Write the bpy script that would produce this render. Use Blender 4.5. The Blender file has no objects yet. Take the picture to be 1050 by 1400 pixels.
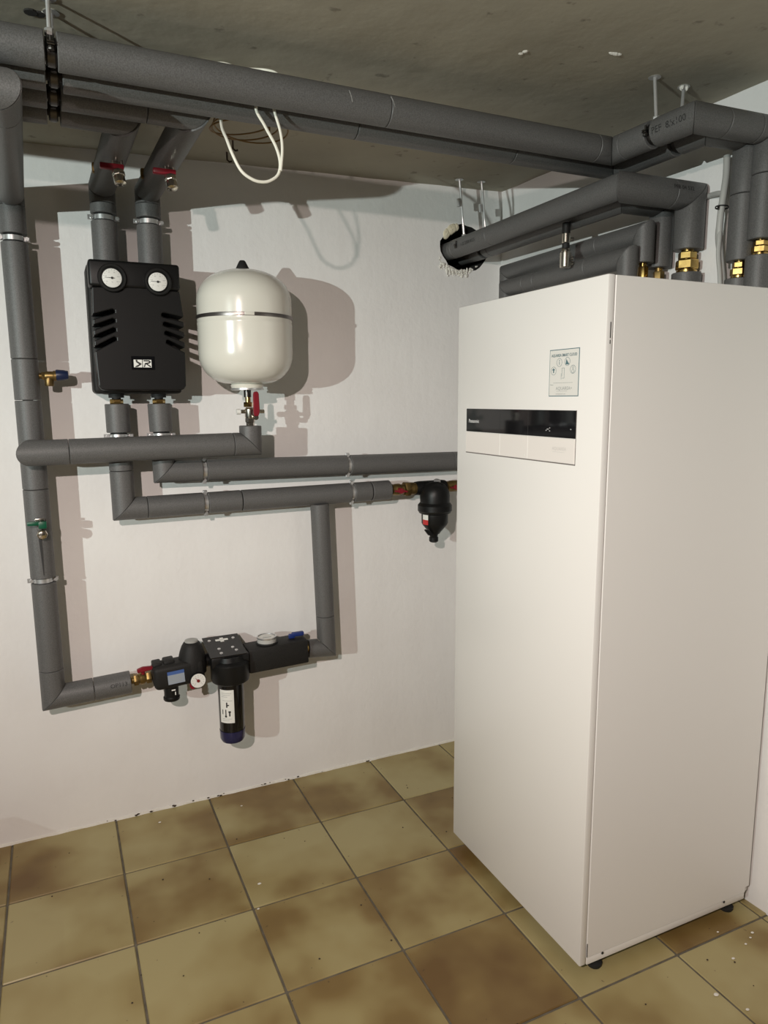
import bpy, bmesh, math, random
from mathutils import Vector, Matrix
random.seed(7)
PI = math.pi
V = Vector
scene = bpy.context.scene
C = scene.collection

# ---------------------------------------------------------------- camera
cam_d = bpy.data.cameras.new('camera')
cam = bpy.data.objects.new('camera', cam_d); C.objects.link(cam)
r_ = V((0.9073, -0.4205, -0.0052)); u_ = V((0.0704, 0.1396, 0.9877)); f_ = V((0.4146, 0.8965, -0.1562))
m3 = Matrix((r_, u_, -f_)).transposed()
cam.matrix_world = Matrix.Translation((-1.6537, -2.3755, 1.3876)) @ m3.to_4x4()
cam_d.sensor_fit = 'VERTICAL'; cam_d.sensor_height = 36.0
cam_d.lens = 974.5 / 1400 * 36.0
cam_d.clip_start = 0.02
scene.camera = cam

# ---------------------------------------------------------------- world, lamps, exposure
w = bpy.data.worlds.new('world'); scene.world = w; w.use_nodes = True
w.node_tree.nodes['Background'].inputs[0].default_value = (0.5, 0.52, 0.5, 1)
w.node_tree.nodes['Background'].inputs[1].default_value = 0.0
scene.view_settings.view_transform = 'Standard'
scene.view_settings.look = 'None'
scene.view_settings.exposure = -0.12
scene.view_settings.gamma = 1.0
scene.view_settings.use_curve_mapping = False
def lamp(name, loc, power, col, size, kind='POINT', aim=None, angle=100):
    l = bpy.data.lights.new(name, kind); l.energy = power; l.color = col; l.shadow_soft_size = size
    o = bpy.data.objects.new(name, l); C.objects.link(o); o.location = loc
    if kind == 'SPOT':
        l.spot_size = math.radians(angle); l.spot_blend = 1.0
        o.rotation_euler = (V(aim)-V(loc)).to_track_quat('-Z', 'Y').to_euler()
    return o
# a work lamp on a stand to the left, tilted upward, and a warmer bulb behind the viewer's left shoulder
lamp('lamp_side', (-3.85, -2.54, 1.55), 310, (0.89, 1.0, 0.955), 0.012, 'SPOT', (-.65, -.34, 2.35), 90)
lamp('lamp_near', (-2.30, -2.54, 1.90), 190, (1.0, 0.845, 0.775), 0.018, 'SPOT', (-.75, -.45, -.15), 108)

# ---------------------------------------------------------------- materials
def lin(r, g, b):
    f = lambda c: (c/255/12.92 if c/255 <= .04045 else ((c/255+.055)/1.055)**2.4)
    return (f(r), f(g), f(b), 1)
def mat(name, col, rough=.5, metal=0., var=None, bump=None, coat=0., trans=0., ior=1.45, spec=None):
    m = bpy.data.materials.new(name); m.use_nodes = True
    nt = m.node_tree; b = nt.nodes['Principled BSDF']
    b.inputs['Base Color'].default_value = (*col[:3], 1)
    b.inputs['Roughness'].default_value = rough; b.inputs['Metallic'].default_value = metal
    if coat: b.inputs['Coat Weight'].default_value = coat; b.inputs['Coat Roughness'].default_value = .12
    if trans: b.inputs['Transmission Weight'].default_value = trans; b.inputs['IOR'].default_value = ior
    if spec is not None: b.inputs['Specular IOR Level'].default_value = spec
    tc = nt.nodes.new('ShaderNodeNewGeometry')
    if var:
        n = nt.nodes.new('ShaderNodeTexNoise'); n.inputs['Scale'].default_value = var[0]; n.inputs['Detail'].default_value = 6
        nt.links.new(tc.outputs['Position'], n.inputs['Vector'])
        mx = nt.nodes.new('ShaderNodeMix'); mx.data_type = 'RGBA'
        mx.inputs['A'].default_value = (*col[:3], 1); mx.inputs['B'].default_value = (*var[1][:3], 1)
        rp = nt.nodes.new('ShaderNodeMapRange'); rp.inputs[1].default_value = .35; rp.inputs[2].default_value = .7
        nt.links.new(n.outputs['Fac'], rp.inputs[0]); nt.links.new(rp.outputs[0], mx.inputs['Factor'])
        nt.links.new(mx.outputs['Result'], b.inputs['Base Color'])
    if bump:
        n2 = nt.nodes.new('ShaderNodeTexNoise'); n2.inputs['Scale'].default_value = bump[0]; n2.inputs['Detail'].default_value = 4
        nt.links.new(tc.outputs['Position'], n2.inputs['Vector'])
        bp = nt.nodes.new('ShaderNodeBump'); bp.inputs['Strength'].default_value = bump[1]; bp.inputs['Distance'].default_value = bump[2] if len(bump) > 2 else .002
        nt.links.new(n2.outputs['Fac'], bp.inputs['Height']); nt.links.new(bp.outputs[0], b.inputs['Normal'])
    return m
foam = mat('grey_foam', (.122, .120, .118), .50, var=(420, (.075, .073, .071)), bump=(350, .35, .0012))
foam_in = mat('foam_cut_face', (.05, .05, .05), .8)
black = mat('black_plastic', (.006, .006, .006), .42, bump=(500, .12, .0006), spec=.3)
black_gloss = mat('black_glass', (.006, .006, .007), .06)
black_mat = mat('black_rubber', (.01, .01, .01), .7)
dark_epp = mat('black_foam_shell', (.010, .0095, .009), .6, var=(300, (.016, .015, .014)), bump=(300, .4, .001), spec=.3)
steel = mat('zinc_steel', (.66, .66, .66), .32, .75)
nickel = mat('nickel', (.66, .62, .55), .22, 1.)
brass = mat('brass', (.58, .40, .14), .24, 1., var=(60, (.36, .23, .08)))
brass_old = mat('dull_brass', (.30, .205, .075), .40, .9, var=(50, (.17, .11, .045)))
copper = mat('copper_in_shade', (.03, .025, .022), .5, .6)  # copper core coloured near black for the shade inside the foam gaps
dark_steel = mat('dark_steel', (.10, .095, .09), .35, 1.)
redp = mat('red_plastic', (.20, .006, .016), .4)
bluep = mat('blue_plastic', (.012, .03, .16), .4)
navy = mat('navy_cap', (.008, .016, .055), .4)
greenp = mat('green_plastic', (.0, .075, .035), .4)
tank_m = mat('cream_enamel', (.72, .705, .63), .22, coat=.4)
cab_m = mat('white_powder_coat', (.775, .760, .730), .34)
cab_side = mat('white_powder_coat_side', (.775, .760, .730), .42)
cab_flap = mat('white_gloss_flap', (.78, .74, .70), .18)
dial_m = mat('dial_white', (.75, .74, .70), .5)
paper = mat('paper_label', (.76, .76, .72), .5)
stick_m = mat('sticker_film', (.70, .69, .65), .35)
ink_teal = mat('ink_teal', (.09, .17, .19), .6)
ink_grey = mat('ink_grey', (.33, .35, .34), .6)
ink_black = mat('ink_black', (.02, .02, .02), .6)
ink_red = mat('ink_red', (.5, .03, .03), .5)
ink_blue = mat('ink_blue', (.06, .12, .33), .4)
ink_foam = mat('ink_on_foam', (.018, .018, .018), .7)
scratch = mat('foam_scratch', (.24, .235, .225), .8)
label_grey = mat('label_grey_blue', (.30, .34, .40), .4)
cable_w = mat('white_cable', (.78, .76, .66), .45)
cable_g = mat('grey_cable', (.42, .42, .40), .45)
cable_b = mat('brown_wire', (.22, .13, .04), .5)
plaster = mat('loose_plaster', (.74, .72, .66), .9, bump=(120, .8, .004))
pufoam = mat('cream_filler_foam', (.70, .64, .48), .8, bump=(60, .6, .006))
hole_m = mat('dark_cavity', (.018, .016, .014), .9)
lensm = mat('clear_lens', (.85, .85, .85), .05, trans=.6)
bowl_m = mat('blue_clear_plastic', (.03, .03, .10), .12, trans=.35)
wall_m = mat('white_wall_paint', (.80, .79, .775), .75, var=(5, (.77, .755, .74)), bump=(45, .3, .004))
bare_m = mat('bare_basement_wall', (.20, .19, .18), .9, var=(2, (.15, .14, .13)), bump=(20, .4, .005))
grout = mat('grey_grout', (.10, .088, .065), .9, var=(30, (.16, .14, .105)), bump=(200, .5, .002))
crumb_m = mat('dark_debris', (.05, .035, .025), .9)

def add_wall_detail(m):
    # faint vertical trowel ridges under the paint and a finer grain
    nt = m.node_tree; b = nt.nodes['Principled BSDF']
    geo = nt.nodes.new('ShaderNodeNewGeometry'); mp = nt.nodes.new('ShaderNodeMapping')
    mp.inputs['Scale'].default_value = (7.5, 7.5, 1.2)
    n = nt.nodes.new('ShaderNodeTexNoise'); n.inputs['Scale'].default_value = 1.6; n.inputs['Detail'].default_value = 5
    nt.links.new(geo.outputs['Position'], mp.inputs['Vector']); nt.links.new(mp.outputs[0], n.inputs['Vector'])
    bp = nt.nodes.new('ShaderNodeBump'); bp.inputs['Strength'].default_value = .16; bp.inputs['Distance'].default_value = .012
    old = b.inputs['Normal'].links[0].from_node
    nt.links.new(n.outputs['Fac'], bp.inputs['Height']); nt.links.new(old.outputs[0], bp.inputs['Normal'])
    nt.links.new(bp.outputs[0], b.inputs['Normal'])
add_wall_detail(wall_m)

def ceiling_material():
    m = mat('raw_concrete', (.40, .37, .295), .9, var=(2.2, (.31, .285, .225)), bump=(9, .35, .012))
    nt = m.node_tree; b = nt.nodes['Principled BSDF']
    geo = nt.nodes.new('ShaderNodeNewGeometry')
    n = nt.nodes.new('ShaderNodeTexNoise'); n.inputs['Scale'].default_value = 26; n.inputs['Detail'].default_value = 3
    nt.links.new(geo.outputs['Position'], n.inputs['Vector'])
    r = nt.nodes.new('ShaderNodeMapRange'); r.inputs[1].default_value = .66; r.inputs[2].default_value = .74
    nt.links.new(n.outputs['Fac'], r.inputs[0])
    mx = nt.nodes.new('ShaderNodeMix'); mx.data_type = 'RGBA'; mx.inputs['B'].default_value = (.075, .062, .045, 1)
    src = b.inputs['Base Color'].links[0].from_node
    nt.links.new(src.outputs['Result'], mx.inputs['A'])
    k = nt.nodes.new('ShaderNodeMath'); k.operation = 'MULTIPLY'; k.inputs[1].default_value = .5
    nt.links.new(r.outputs[0], k.inputs[0]); nt.links.new(k.outputs[0], mx.inputs['Factor'])
    nt.links.new(mx.outputs['Result'], b.inputs['Base Color'])
    return m
ceil_m = ceiling_material()

def tile_material():
    m = bpy.data.materials.new('glazed_floor_tile'); m.use_nodes = True
    nt = m.node_tree; b = nt.nodes['Principled BSDF']; N = nt.nodes.new; L = nt.links.new
    oi = N('ShaderNodeObjectInfo'); tc = N('ShaderNodeTexCoord')
    mul = N('ShaderNodeMath'); mul.operation = 'MULTIPLY'; mul.inputs[1].default_value = 57.
    L(oi.outputs['Random'], mul.inputs[0])
    n = N('ShaderNodeTexNoise'); n.noise_dimensions = '4D'; n.inputs['Scale'].default_value = 3.6; n.inputs['Detail'].default_value = 3; n.inputs['Roughness'].default_value = .45
    L(tc.outputs['Object'], n.inputs['Vector']); L(mul.outputs[0], n.inputs['W'])
    # the object colour's red channel carries how brown each tile was fired
    sc = N('ShaderNodeSeparateColor'); L(oi.outputs['Color'], sc.inputs[0])
    ad = N('ShaderNodeMath'); ad.operation = 'SUBTRACT'; ad.inputs[1].default_value = .5
    L(sc.outputs[0], ad.inputs[0])
    su = N('ShaderNodeMath'); su.operation = 'ADD'; L(n.outputs['Fac'], su.inputs[0]); L(ad.outputs[0], su.inputs[1])
    cr = N('ShaderNodeValToRGB'); e = cr.color_ramp
    e.elements[0].position = .40; e.elements[0].color = (.385, .330, .160, 1)
    e.elements[1].position = .74; e.elements[1].color = (.145, .082, .023, 1)
    k = e.elements.new(.52); k.color = (.325, .262, .112, 1)
    k = e.elements.new(.62); k.color = (.215, .145, .048, 1)
    L(su.outputs[0], cr.inputs[0])
    # small dark and light specks
    n2 = N('ShaderNodeTexNoise'); n2.inputs['Scale'].default_value = 60; n2.inputs['Detail'].default_value = 1
    L(tc.outputs['Object'], n2.inputs['Vector'])
    mr = N('ShaderNodeMapRange'); mr.inputs[1].default_value = .76; mr.inputs[2].default_value = .80; mr.inputs[4].default_value = .6
    L(n2.outputs['Fac'], mr.inputs[0])
    mx = N('ShaderNodeMix'); mx.data_type = 'RGBA'; mx.inputs['B'].default_value = (.05, .03, .015, 1)
    L(cr.outputs[0], mx.inputs['A']); L(mr.outputs[0], mx.inputs['Factor'])
    L(mx.outputs['Result'], b.inputs['Base Color'])
    b.inputs['Roughness'].default_value = .42
    n3 = N('ShaderNodeTexNoise'); n3.inputs['Scale'].default_value = 30; L(tc.outputs['Object'], n3.inputs['Vector'])
    bp = N('ShaderNodeBump'); bp.inputs['Strength'].default_value = .12; bp.inputs['Distance'].default_value = .002
    L(n3.outputs['Fac'], bp.inputs['Height']); L(bp.outputs[0], b.inputs['Normal'])
    return m
tile_m = tile_material()

# ---------------------------------------------------------------- mesh helpers
def frame(d):
    d = V(d).normalized()
    a = V((0, 0, 1)) if abs(d.z) < .9 else V((0, 1, 0))
    e1 = d.cross(a).normalized(); e2 = e1.cross(d).normalized()
    return e1, e2, d
class MB:
    def __init__(s): s.bm = bmesh.new()
    def rings(s, rings, cap0=True, cap1=True, closed=False):
        bm = s.bm; vs = [[bm.verts.new(p) for p in r] for r in rings]
        n = len(vs[0]); R = len(vs)
        for i in range(R if closed else R-1):
            a, b = vs[i], vs[(i+1) % R]
            for j in range(n):
                try: bm.faces.new((a[j], a[(j+1) % n], b[(j+1) % n], b[j]))
                except ValueError: pass
        if not closed:
            if cap0: bm.faces.new(list(reversed(vs[0])))
            if cap1: bm.faces.new(vs[-1])
        return s
    def tube(s, path, r, seg=12, caps=True):
        path = [V(p) for p in path]; n = len(path); rs = r if isinstance(r, (list, tuple)) else [r]*n
        out = []; e1 = None
        for i, p in enumerate(path):
            d = (path[min(i+1, n-1)]-path[max(i-1, 0)]).normalized()
            if e1 is None: e1 = frame(d)[0]
            else: e1 = (e1 - d*e1.dot(d)).normalized()
            e2 = d.cross(e1)
            k = 1.
            out.append([p+(e1*math.cos(2*PI*j/seg)+e2*math.sin(2*PI*j/seg))*rs[i]*k for j in range(seg)])
        return s.rings(out, caps, caps)
    def lathe(s, prof, o, axis=(0, 0, 1), seg=24, caps=True):
        e1, e2, d = frame(axis); o = V(o)
        out = [[o+d*h+(e1*math.cos(2*PI*j/seg)+e2*math.sin(2*PI*j/seg))*max(r, 1e-5) for j in range(seg)] for r, h in prof]
        return s.rings(out, caps, caps)
    def hexa(s, o, axis, r, h, n=6):
        return s.lathe([(r*.93, 0), (r, h*.12), (r, h*.88), (r*.93, h)], o, axis, n)
    def box(s, lo, hi, bev=0., seg=2, M=None):
        lo = V(lo); hi = V(hi)
        t = bmesh.new(); bmesh.ops.create_cube(t, size=1)
        for v in t.verts: v.co = V(((v.co.x+.5)*(hi.x-lo.x)+lo.x, (v.co.y+.5)*(hi.y-lo.y)+lo.y, (v.co.z+.5)*(hi.z-lo.z)+lo.z))
        if bev: bmesh.ops.bevel(t, geom=list(t.edges), offset=bev, segments=seg, profile=.5, affect='EDGES')
        if M is not None: bmesh.ops.transform(t, matrix=M, verts=t.verts)
        return s.merge(t)
    def merge(s, t):
        mp = {v: s.bm.verts.new(v.co) for v in t.verts}
        for f in t.faces:
            try: s.bm.faces.new([mp[v] for v in f.verts])
            except ValueError: pass
        t.free(); return s
    def prism(s, pts, vec, bev=0., seg=1):
        t = bmesh.new(); a = [t.verts.new(p) for p in pts]; vec = V(vec)
        f = t.faces.new(a); r = bmesh.ops.extrude_face_region(t, geom=[f])
        for v in [g for g in r['geom'] if isinstance(g, bmesh.types.BMVert)]: v.co += vec
        bmesh.ops.recalc_face_normals(t, faces=t.faces)
        if bev: bmesh.ops.bevel(t, geom=list(t.edges), offset=bev, segments=seg, profile=.5, affect='EDGES')
        return s.merge(t)
    def flat(s, pts): s.bm.faces.new([s.bm.verts.new(p) for p in pts]); return s
    def sphere(s, c, r, u=10, v=8, sc=(1, 1, 1)):
        c = V(c)
        prof = [(r*math.sin(PI*i/v), -r*math.cos(PI*i/v)) for i in range(v+1)]
        out = [[c+V((math.cos(2*PI*j/u)*q*sc[0], math.sin(2*PI*j/u)*q*sc[1], h*sc[2])) for j in range(u)] for q, h in [(max(a, r*.01), b) for a, b in prof]]
        return s.rings(out)
    def build(s, name, m, parent=None, smooth=35, fix=True):
        bm = s.bm
        if fix: bmesh.ops.recalc_face_normals(bm, faces=bm.faces)
        off = V((0, 0, 0))
        if parent is not None: off = V(ROOT.get(parent.name, (0, 0, 0)))
        for v in bm.verts: v.co -= off
        me = bpy.data.meshes.new(name); bm.to_mesh(me); bm.free()
        me.materials.append(m)
        if smooth:
            me.polygons.foreach_set('use_smooth', [True]*len(me.polygons))
            me.set_sharp_from_angle(angle=math.radians(smooth))
        o = bpy.data.objects.new(name, me); C.objects.link(o)
        if parent is not None:
            o.parent = parent; ROOT[o.name] = off
        return o
ROOT = {}
def thing(name, label, cat, loc, group=None):
    o = bpy.data.objects.new(name, None); C.objects.link(o); o.empty_display_size = .05
    o.location = loc; o['label'] = label; o['category'] = cat
    if group: o['group'] = group
    ROOT[o.name] = V(loc); return o
def tag(o, label, cat, group=None):
    o['label'] = label; o['category'] = cat
    if group: o['group'] = group
    return o
def struct(o): o['kind'] = 'structure'; return o
def stuff(o): o['kind'] = 'stuff'; return o

def text_bm(s, size, align='LEFT', spacing=1., bold=0.):
    cu = bpy.data.curves.new('t', 'FONT'); cu.body = s; cu.size = size; cu.align_x = align; cu.space_character = spacing
    cu.resolution_u = 2; cu.offset = bold
    o = bpy.data.objects.new('t', cu); C.objects.link(o)
    dg = bpy.context.evaluated_depsgraph_get(); me = bpy.data.meshes.new_from_object(o.evaluated_get(dg))
    t = bmesh.new(); t.from_mesh(me)
    bpy.data.objects.remove(o); bpy.data.curves.remove(cu); bpy.data.meshes.remove(me)
    return t
def text_flat(mb, s, size, o, ud, vd, align='LEFT', spacing=1., sx=1., bold=0.):
    t = text_bm(s, size, align, spacing, bold); o = V(o); ud = V(ud); vd = V(vd)
    for v in t.verts: v.co = o+ud*v.co.x*sx+vd*v.co.y
    mb.merge(t); return mb
def text_wrap(mb, s, size, a, d, R, ref, align='LEFT', flip=1):
    # lettering laid round a cylinder of radius R about the axis a + d*t; ref is the outward direction of the baseline
    t = text_bm(s, size, align); a = V(a); d = V(d).normalized(); ref = V(ref); ref = (ref-d*ref.dot(d)).normalized()
    up = ref.cross(d)*flip
    for v in t.verts:
        th = v.co.y/R
        v.co = a+d*v.co.x+(ref*math.cos(th)+up*math.sin(th))*(R+.0006)
    mb.merge(t); return mb

# ---------------------------------------------------------------- pipe insulation
SEG = 28
def sleeve(a, b, na, nb, R, parent, m=foam):
    a = V(a); b = V(b); e1, e2, d = frame(b-a); na = V(na); nb = V(nb)
    def ring(p, n, r, off):
        out = []
        for j in range(SEG):
            q = (e1*math.cos(2*PI*j/SEG)+e2*math.sin(2*PI*j/SEG))*r
            t = -(q.dot(n))/d.dot(n)
            out.append(p+q+d*(t+off))
        return out
    k = .0016
    mb = MB(); mb.rings([ring(a, na, R*.55, 0), ring(a, na, R-k, 0), ring(a, na, R, k), ring(b, nb, R, -k), ring(b, nb, R-k, 0), ring(b, nb, R*.55, 0)])
    return mb.build('insulation_sleeve', m, parent)
def run(th, path, R, cuts=None, start=None, end=None, core=True, core_r=.014):
    """path: axis points; cuts[i] = list of (distance along segment i, gap width): joints and clamp gaps"""
    P = [V(p) for p in path]; cuts = cuts or {}
    Rs = R if isinstance(R, (list, tuple)) else [R]*(len(P)-1)
    for i in range(len(P)-1):
        a, b = P[i], P[i+1]; d = (b-a).normalized(); Ln = (b-a).length
        na = (d+(a-P[i-1]).normalized()).normalized() if i > 0 else d
        nb = (d+(P[i+2]-b).normalized()).normalized() if i < len(P)-2 else d
        ga = .0004 if i > 0 else 0; gb = .0004 if i < len(P)-2 else 0
        cur = ga; nrm = na
        for t, wd in sorted(cuts.get(i, [])):
            sleeve(a+d*cur, a+d*(t-wd/2), nrm, d, Rs[i], th); cur = t+wd/2; nrm = d
        sleeve(a+d*cur, a+d*(Ln-gb), nrm, nb, Rs[i], th)
    if core: MB().tube(P, core_r, 12).build('copper_pipe', copper, th)
def clamp(c, axis, R, label, wall_dir=(0, 1, 0), dist=.08, side=None, group='steel pipe clamps', rod=None):
    c = V(c); ax = V(axis).normalized(); wd = V(wall_dir); sd = V(side) if side else ax.cross(wd).normalized()
    t = thing('pipe_clamp', label, 'clamp', c, group)
    r = R*.74; h = .0062; bm_ = dark_steel if rod else steel
    MB().lathe([(r-.006, -h*1.5), (r-.001, -h*1.5), (r-.001, h*1.5), (r-.006, h*1.5)], c, ax, 24, caps=False).build('rubber_lining', black_mat, t)
    MB().lathe([(r-.001, -h), (r+.0015, -h), (r+.0015, h), (r-.001, h)], c, ax, 24, caps=False).build('band', bm_, t)
    for s in (-1, 1):
        b = MB(); o = c+sd*s*(R-.002)
        M = Matrix((sd, wd, ax)).transposed().to_4x4(); M.translation = o
        b.box((-.010, -.0035, -h), (.009, -.0006, h), .0008, 1, M); b.box((-.010, .0006, -h), (.009, .0035, h), .0008, 1, M)
        b.build('clamp_ear', bm_, t)
        MB().hexa(o+sd*.002-wd*.0105, wd, .0058, .0065, 8).lathe([(.0028, 0), (.0028, .018)], o+sd*.002-wd*.0045, wd, 8).build('screw', bm_, t)
    if rod is None:
        MB().lathe([(.004, 0), (.004, dist-r)], c+wd*r, wd, 10).lathe([(.007, .0), (.007, .012)], c+wd*r, wd, 6).build('wall_stud', steel, t)
    return t

# ================================================================ SETTING
XL, YF = -5.0, -4.2
T = .3089; TX0 = -1.8594; TY0 = -.3029
def ceilz(x, y): return 2.1525+.0275*(x+.065)+.0019*y
def rwx(y, z): return .003-.008*(z-1.64)-.05*(y+1.19)
floor = struct(MB().box((XL-.2, YF-.2, -.12), (.35, .2, -.0035)).build('floor', grout, smooth=0))
def tile_mesh(sx, sy, dx, dy, name):
    g = .0029
    mb = MB(); mb.box((-sx/2+g, -sy/2+g, -.009), (sx/2-g, sy/2-g, 0), .0022, 1)
    for v in mb.bm.verts:
        pass
    me = bpy.data.meshes.new(name); bmesh.ops.recalc_face_normals(mb.bm, faces=mb.bm.faces); mb.bm.to_mesh(me); mb.bm.free(); me.materials.append(tile_m); return me
full = tile_mesh(T, T, 0, 0, 'floor_tile')
edge_me = tile_mesh(.046, T, 0, 0, 'floor_tile_strip')
wall_me = tile_mesh(T, .3029, 0, 0, 'floor_tile_wall_row')
BROWN = {(0,-1): .03, (1,-1): .0, (2,-1): .02, (3,-1): .04, (4,-1): -.02, (0,0): .0, (1,0): .02, (2,0): -.07, (3,0): .02, (4,0): .05, (0,1): -.05, (1,1): -.02, (2,1): .05, (3,1): -.01, (4,1): .08, (1,2): -.02, (2,2): .07, (3,2): .085, (4,2): -.05, (5,2): .03, (3,3): .06, (4,3): .03, (5,3): -.04, (6,3): 0}
for i in range(-10, 7):
    for j in range(-1, 13):
        yc = TY0-(j+.5)*T; ww = T
        me = full
        if j == -1: me = wall_me; yc = -.15145
        xc = TX0+(i+.5)*T
        if i == 6:
            me = edge_me; xc = TX0+6*T+.023
            if j < 2: continue
        if xc < XL: continue
        o = bpy.data.objects.new('tile', me); C.objects.link(o); o.parent = floor
        o.color = (.5+BROWN.get((i, j), random.uniform(-.06, .10)), 0, 0, 1)
        k = random.randrange(4) if me is full else 0
        o.location = (xc, yc, random.uniform(-.0006, .0006)); o.rotation_euler = (random.uniform(-.0012, .0012), random.uniform(-.0012, .0012), k*PI/2)
# specks of plaster and dirt lying on the tiles
sp = MB()
for x, y, r in [(-1.20, -.52, .006), (-1.23, -.62, .004), (-.33, -1.36, .007), (-.20, -1.30, .005), (-.30, -1.42, .005), (-1.42, -.08, .005), (-1.15, -.1, .004), (-.08, -1.26, .005), (-.10, -1.27, .004), (-.13, -1.28, .004), (-.16, -1.22, .0035)]:
    sp.sphere((x, y, .0015), r, 7, 4, (1, .7, .3))
stuff(sp.build('plaster_specks', plaster, floor))
sp = MB()
for k in range(60):
    x = random.uniform(-1.9, 0); y = random.uniform(-1.4, -.03); sp.sphere((x, y, .001), random.uniform(.0012, .003), 6, 4, (1, 1, .5))
stuff(sp.build('dirt_specks', crumb_m, floor))

# back wall with the pipe opening knocked through it
wb = MB(); bm = wb.bm
HC = (-.222, 1.937)
hole = []
for k in range(30):
    a = 2*PI*k/30; j = 1+random.uniform(-.05, .05)
    hole.append((HC[0]+.100*j*math.cos(a), HC[1]+.083*j*math.sin(a)))
ov = [bm.verts.new((x, 0, z)) for x, z in ((XL, -.1), (.3, -.1), (.3, 2.4), (XL, 2.4))]
hv = [bm.verts.new((x, 0, z)) for x, z in hole]
es = [bm.edges.new((ov[i], ov[(i+1) % 4])) for i in range(4)]+[bm.edges.new((hv[i], hv[(i+1) % 30])) for i in range(30)]
bmesh.ops.triangle_fill(bm, use_beauty=True, edges=es)
ob = [bm.verts.new((v.co.x, .24, v.co.z)) for v in ov]
for i in range(4): bm.faces.new((ov[i], ov[(i+1) % 4], ob[(i+1) % 4], ob[i]))
wall_b = struct(wb.build('wall_back', wall_m, smooth=0))
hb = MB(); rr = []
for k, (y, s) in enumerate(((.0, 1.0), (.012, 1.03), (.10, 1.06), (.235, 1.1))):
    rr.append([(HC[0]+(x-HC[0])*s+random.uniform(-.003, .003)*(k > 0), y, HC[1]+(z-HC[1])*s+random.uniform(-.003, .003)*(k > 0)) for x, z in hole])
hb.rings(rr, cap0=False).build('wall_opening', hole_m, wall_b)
pb = MB()
for k in range(190):
    a = random.gauss(-PI*.56, .33); q = 1.0+abs(random.gauss(0, .13))
    pb.sphere((HC[0]-.02+.095*q*math.cos(a), random.uniform(-.006, .004), HC[1]+.08*q*math.sin(a)), random.uniform(.002, .0062), 6, 4, (random.uniform(.6, 1.4), .6, random.uniform(.6, 1.6)))
stuff(pb.build('broken_plaster', plaster, wall_b))
pf = MB()
for k in range(9):
    a = PI*.62+k*.075; pf.sphere((HC[0]+.094*math.cos(a), .004, HC[1]+.078*math.sin(a)), random.uniform(.010, .016), 8, 6, (1, .8, 1.2))
pf.build('filler_foam', pufoam, wall_b)
# uneven mortar line where the wall meets the tiles
mo = MB(); rr = []
n = 130
for k in range(n+1):
    x = -2.6+2.65*k/n; h = .006+.006*random.random(); q = .003+.005*random.random()
    rr.append([(x, .004, -.002), (x, -q, -.001), (x, -q*.5, h*.6), (x, .004, h)])
mo.rings(rr).build('mortar_edge', plaster, wall_b)
mo = MB()
for k in range(26):
    x = random.choice([random.gauss(-1.32, .12), random.uniform(-1.85, -.6), random.gauss(-.95, .1)]); r = random.uniform(.0012, .0035)
    mo.sphere((x, -.004-random.random()*.006, .002+random.random()*.006), r, 6, 4, (1.6, .8, .8))
stuff(mo.build('loose_debris', crumb_m, wall_b))
# side wall, slightly out of true
wr = MB(); ys = (YF-.2, .1); zs = (-.1, 2.4)
A = [(rwx(y, z), y, z) for y in ys for z in zs]; B = [(x+.2, y, z) for x, y, z in A]
for q in ((A[0], A[1], A[3], A[2]), (B[0], B[2], B[3], B[1]), (A[0], B[0], B[1], A[1]), (A[2], A[3], B[3], B[2]), (A[1], B[1], B[3], A[3]), (A[0], A[2], B[2], B[0])): wr.flat(q)
bmesh.ops.remove_doubles(wr.bm, verts=wr.bm.verts, dist=1e-6)
struct(wr.build('wall_right', wall_m, smooth=0))
struct(MB().box((XL-.2, YF, -.1), (XL, .2, 2.4)).build('wall_left', bare_m, smooth=0))
struct(MB().box((XL-.2, YF-.2, -.1), (.4, YF, 2.4)).build('wall_front', bare_m, smooth=0))
# rough ceiling slab
ce = MB(); nx, ny = 60, 44; g = []
for i in range(nx+1):
    row = []
    for j in range(ny+1):
        x = XL-.1+(5.3)*i/nx; y = YF-.1+(-YF+.2)*j/ny
        row.append(ce.bm.verts.new((x, y, ceilz(x, y)+random.uniform(-.0012, .0012))))
    g.append(row)
for i in range(nx):
    for j in range(ny): ce.bm.faces.new((g[i][j], g[i][j+1], g[i+1][j+1], g[i+1][j]))
top = [[ce.bm.verts.new((x, y, 2.5)) for y in (YF-.1, .1)] for x in (XL-.1, .2)]
ce.bm.faces.new((top[0][0], top[1][0], top[1][1], top[0][1]))
ceil = struct(ce.build('ceiling', ceil_m, smooth=60, fix=False))
# low unseen block left of view, added for the shadow it casts
struct(MB().box((-2.6, -2.2, -.02), (-2.1, -.323, .28), .006).build('shadow_block_1', wall_m, smooth=0))

# ceiling blemishes
b = MB()
for x, y, r in [(-.661, -.974, .007), (-.664, -.962, .006)]: b.sphere((x, y, ceilz(x, y)), r, 8, 6, (1, 1, .5))
tag(b.build('wall_plug', plaster), 'white plug left in the ceiling concrete, nearer the main pipe', 'plug')
b = MB()
for x, y, r in [(-.475, -1.036, .007), (-.466, -1.037, .009), (-.457, -1.038, .007)]: b.sphere((x, y, ceilz(x, y)), r, 8, 6, (1.2, .6, .5))
tag(b.build('plaster_dab', plaster), 'white dab of filler on the ceiling, left of the two thin rods over the bend', 'filler')
b = MB()
for k in range(16): b.sphere((-1.615+random.uniform(-.022, .022), -.775+random.uniform(-.006, .006), 2.1085), random.uniform(.002, .005), 7, 5, (1.3, .8, .6))
stuff(b.build('hole_filler', plaster, ceil))
b = MB(); b.lathe([(.012, 0), (.012, .006)], (-1.635, -.772, 2.1045), (0, 0, 1), 10); b.lathe([(.010, 0), (.010, .006)], (-1.62, -.770, 2.105), (0, 0, 1), 10)
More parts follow.
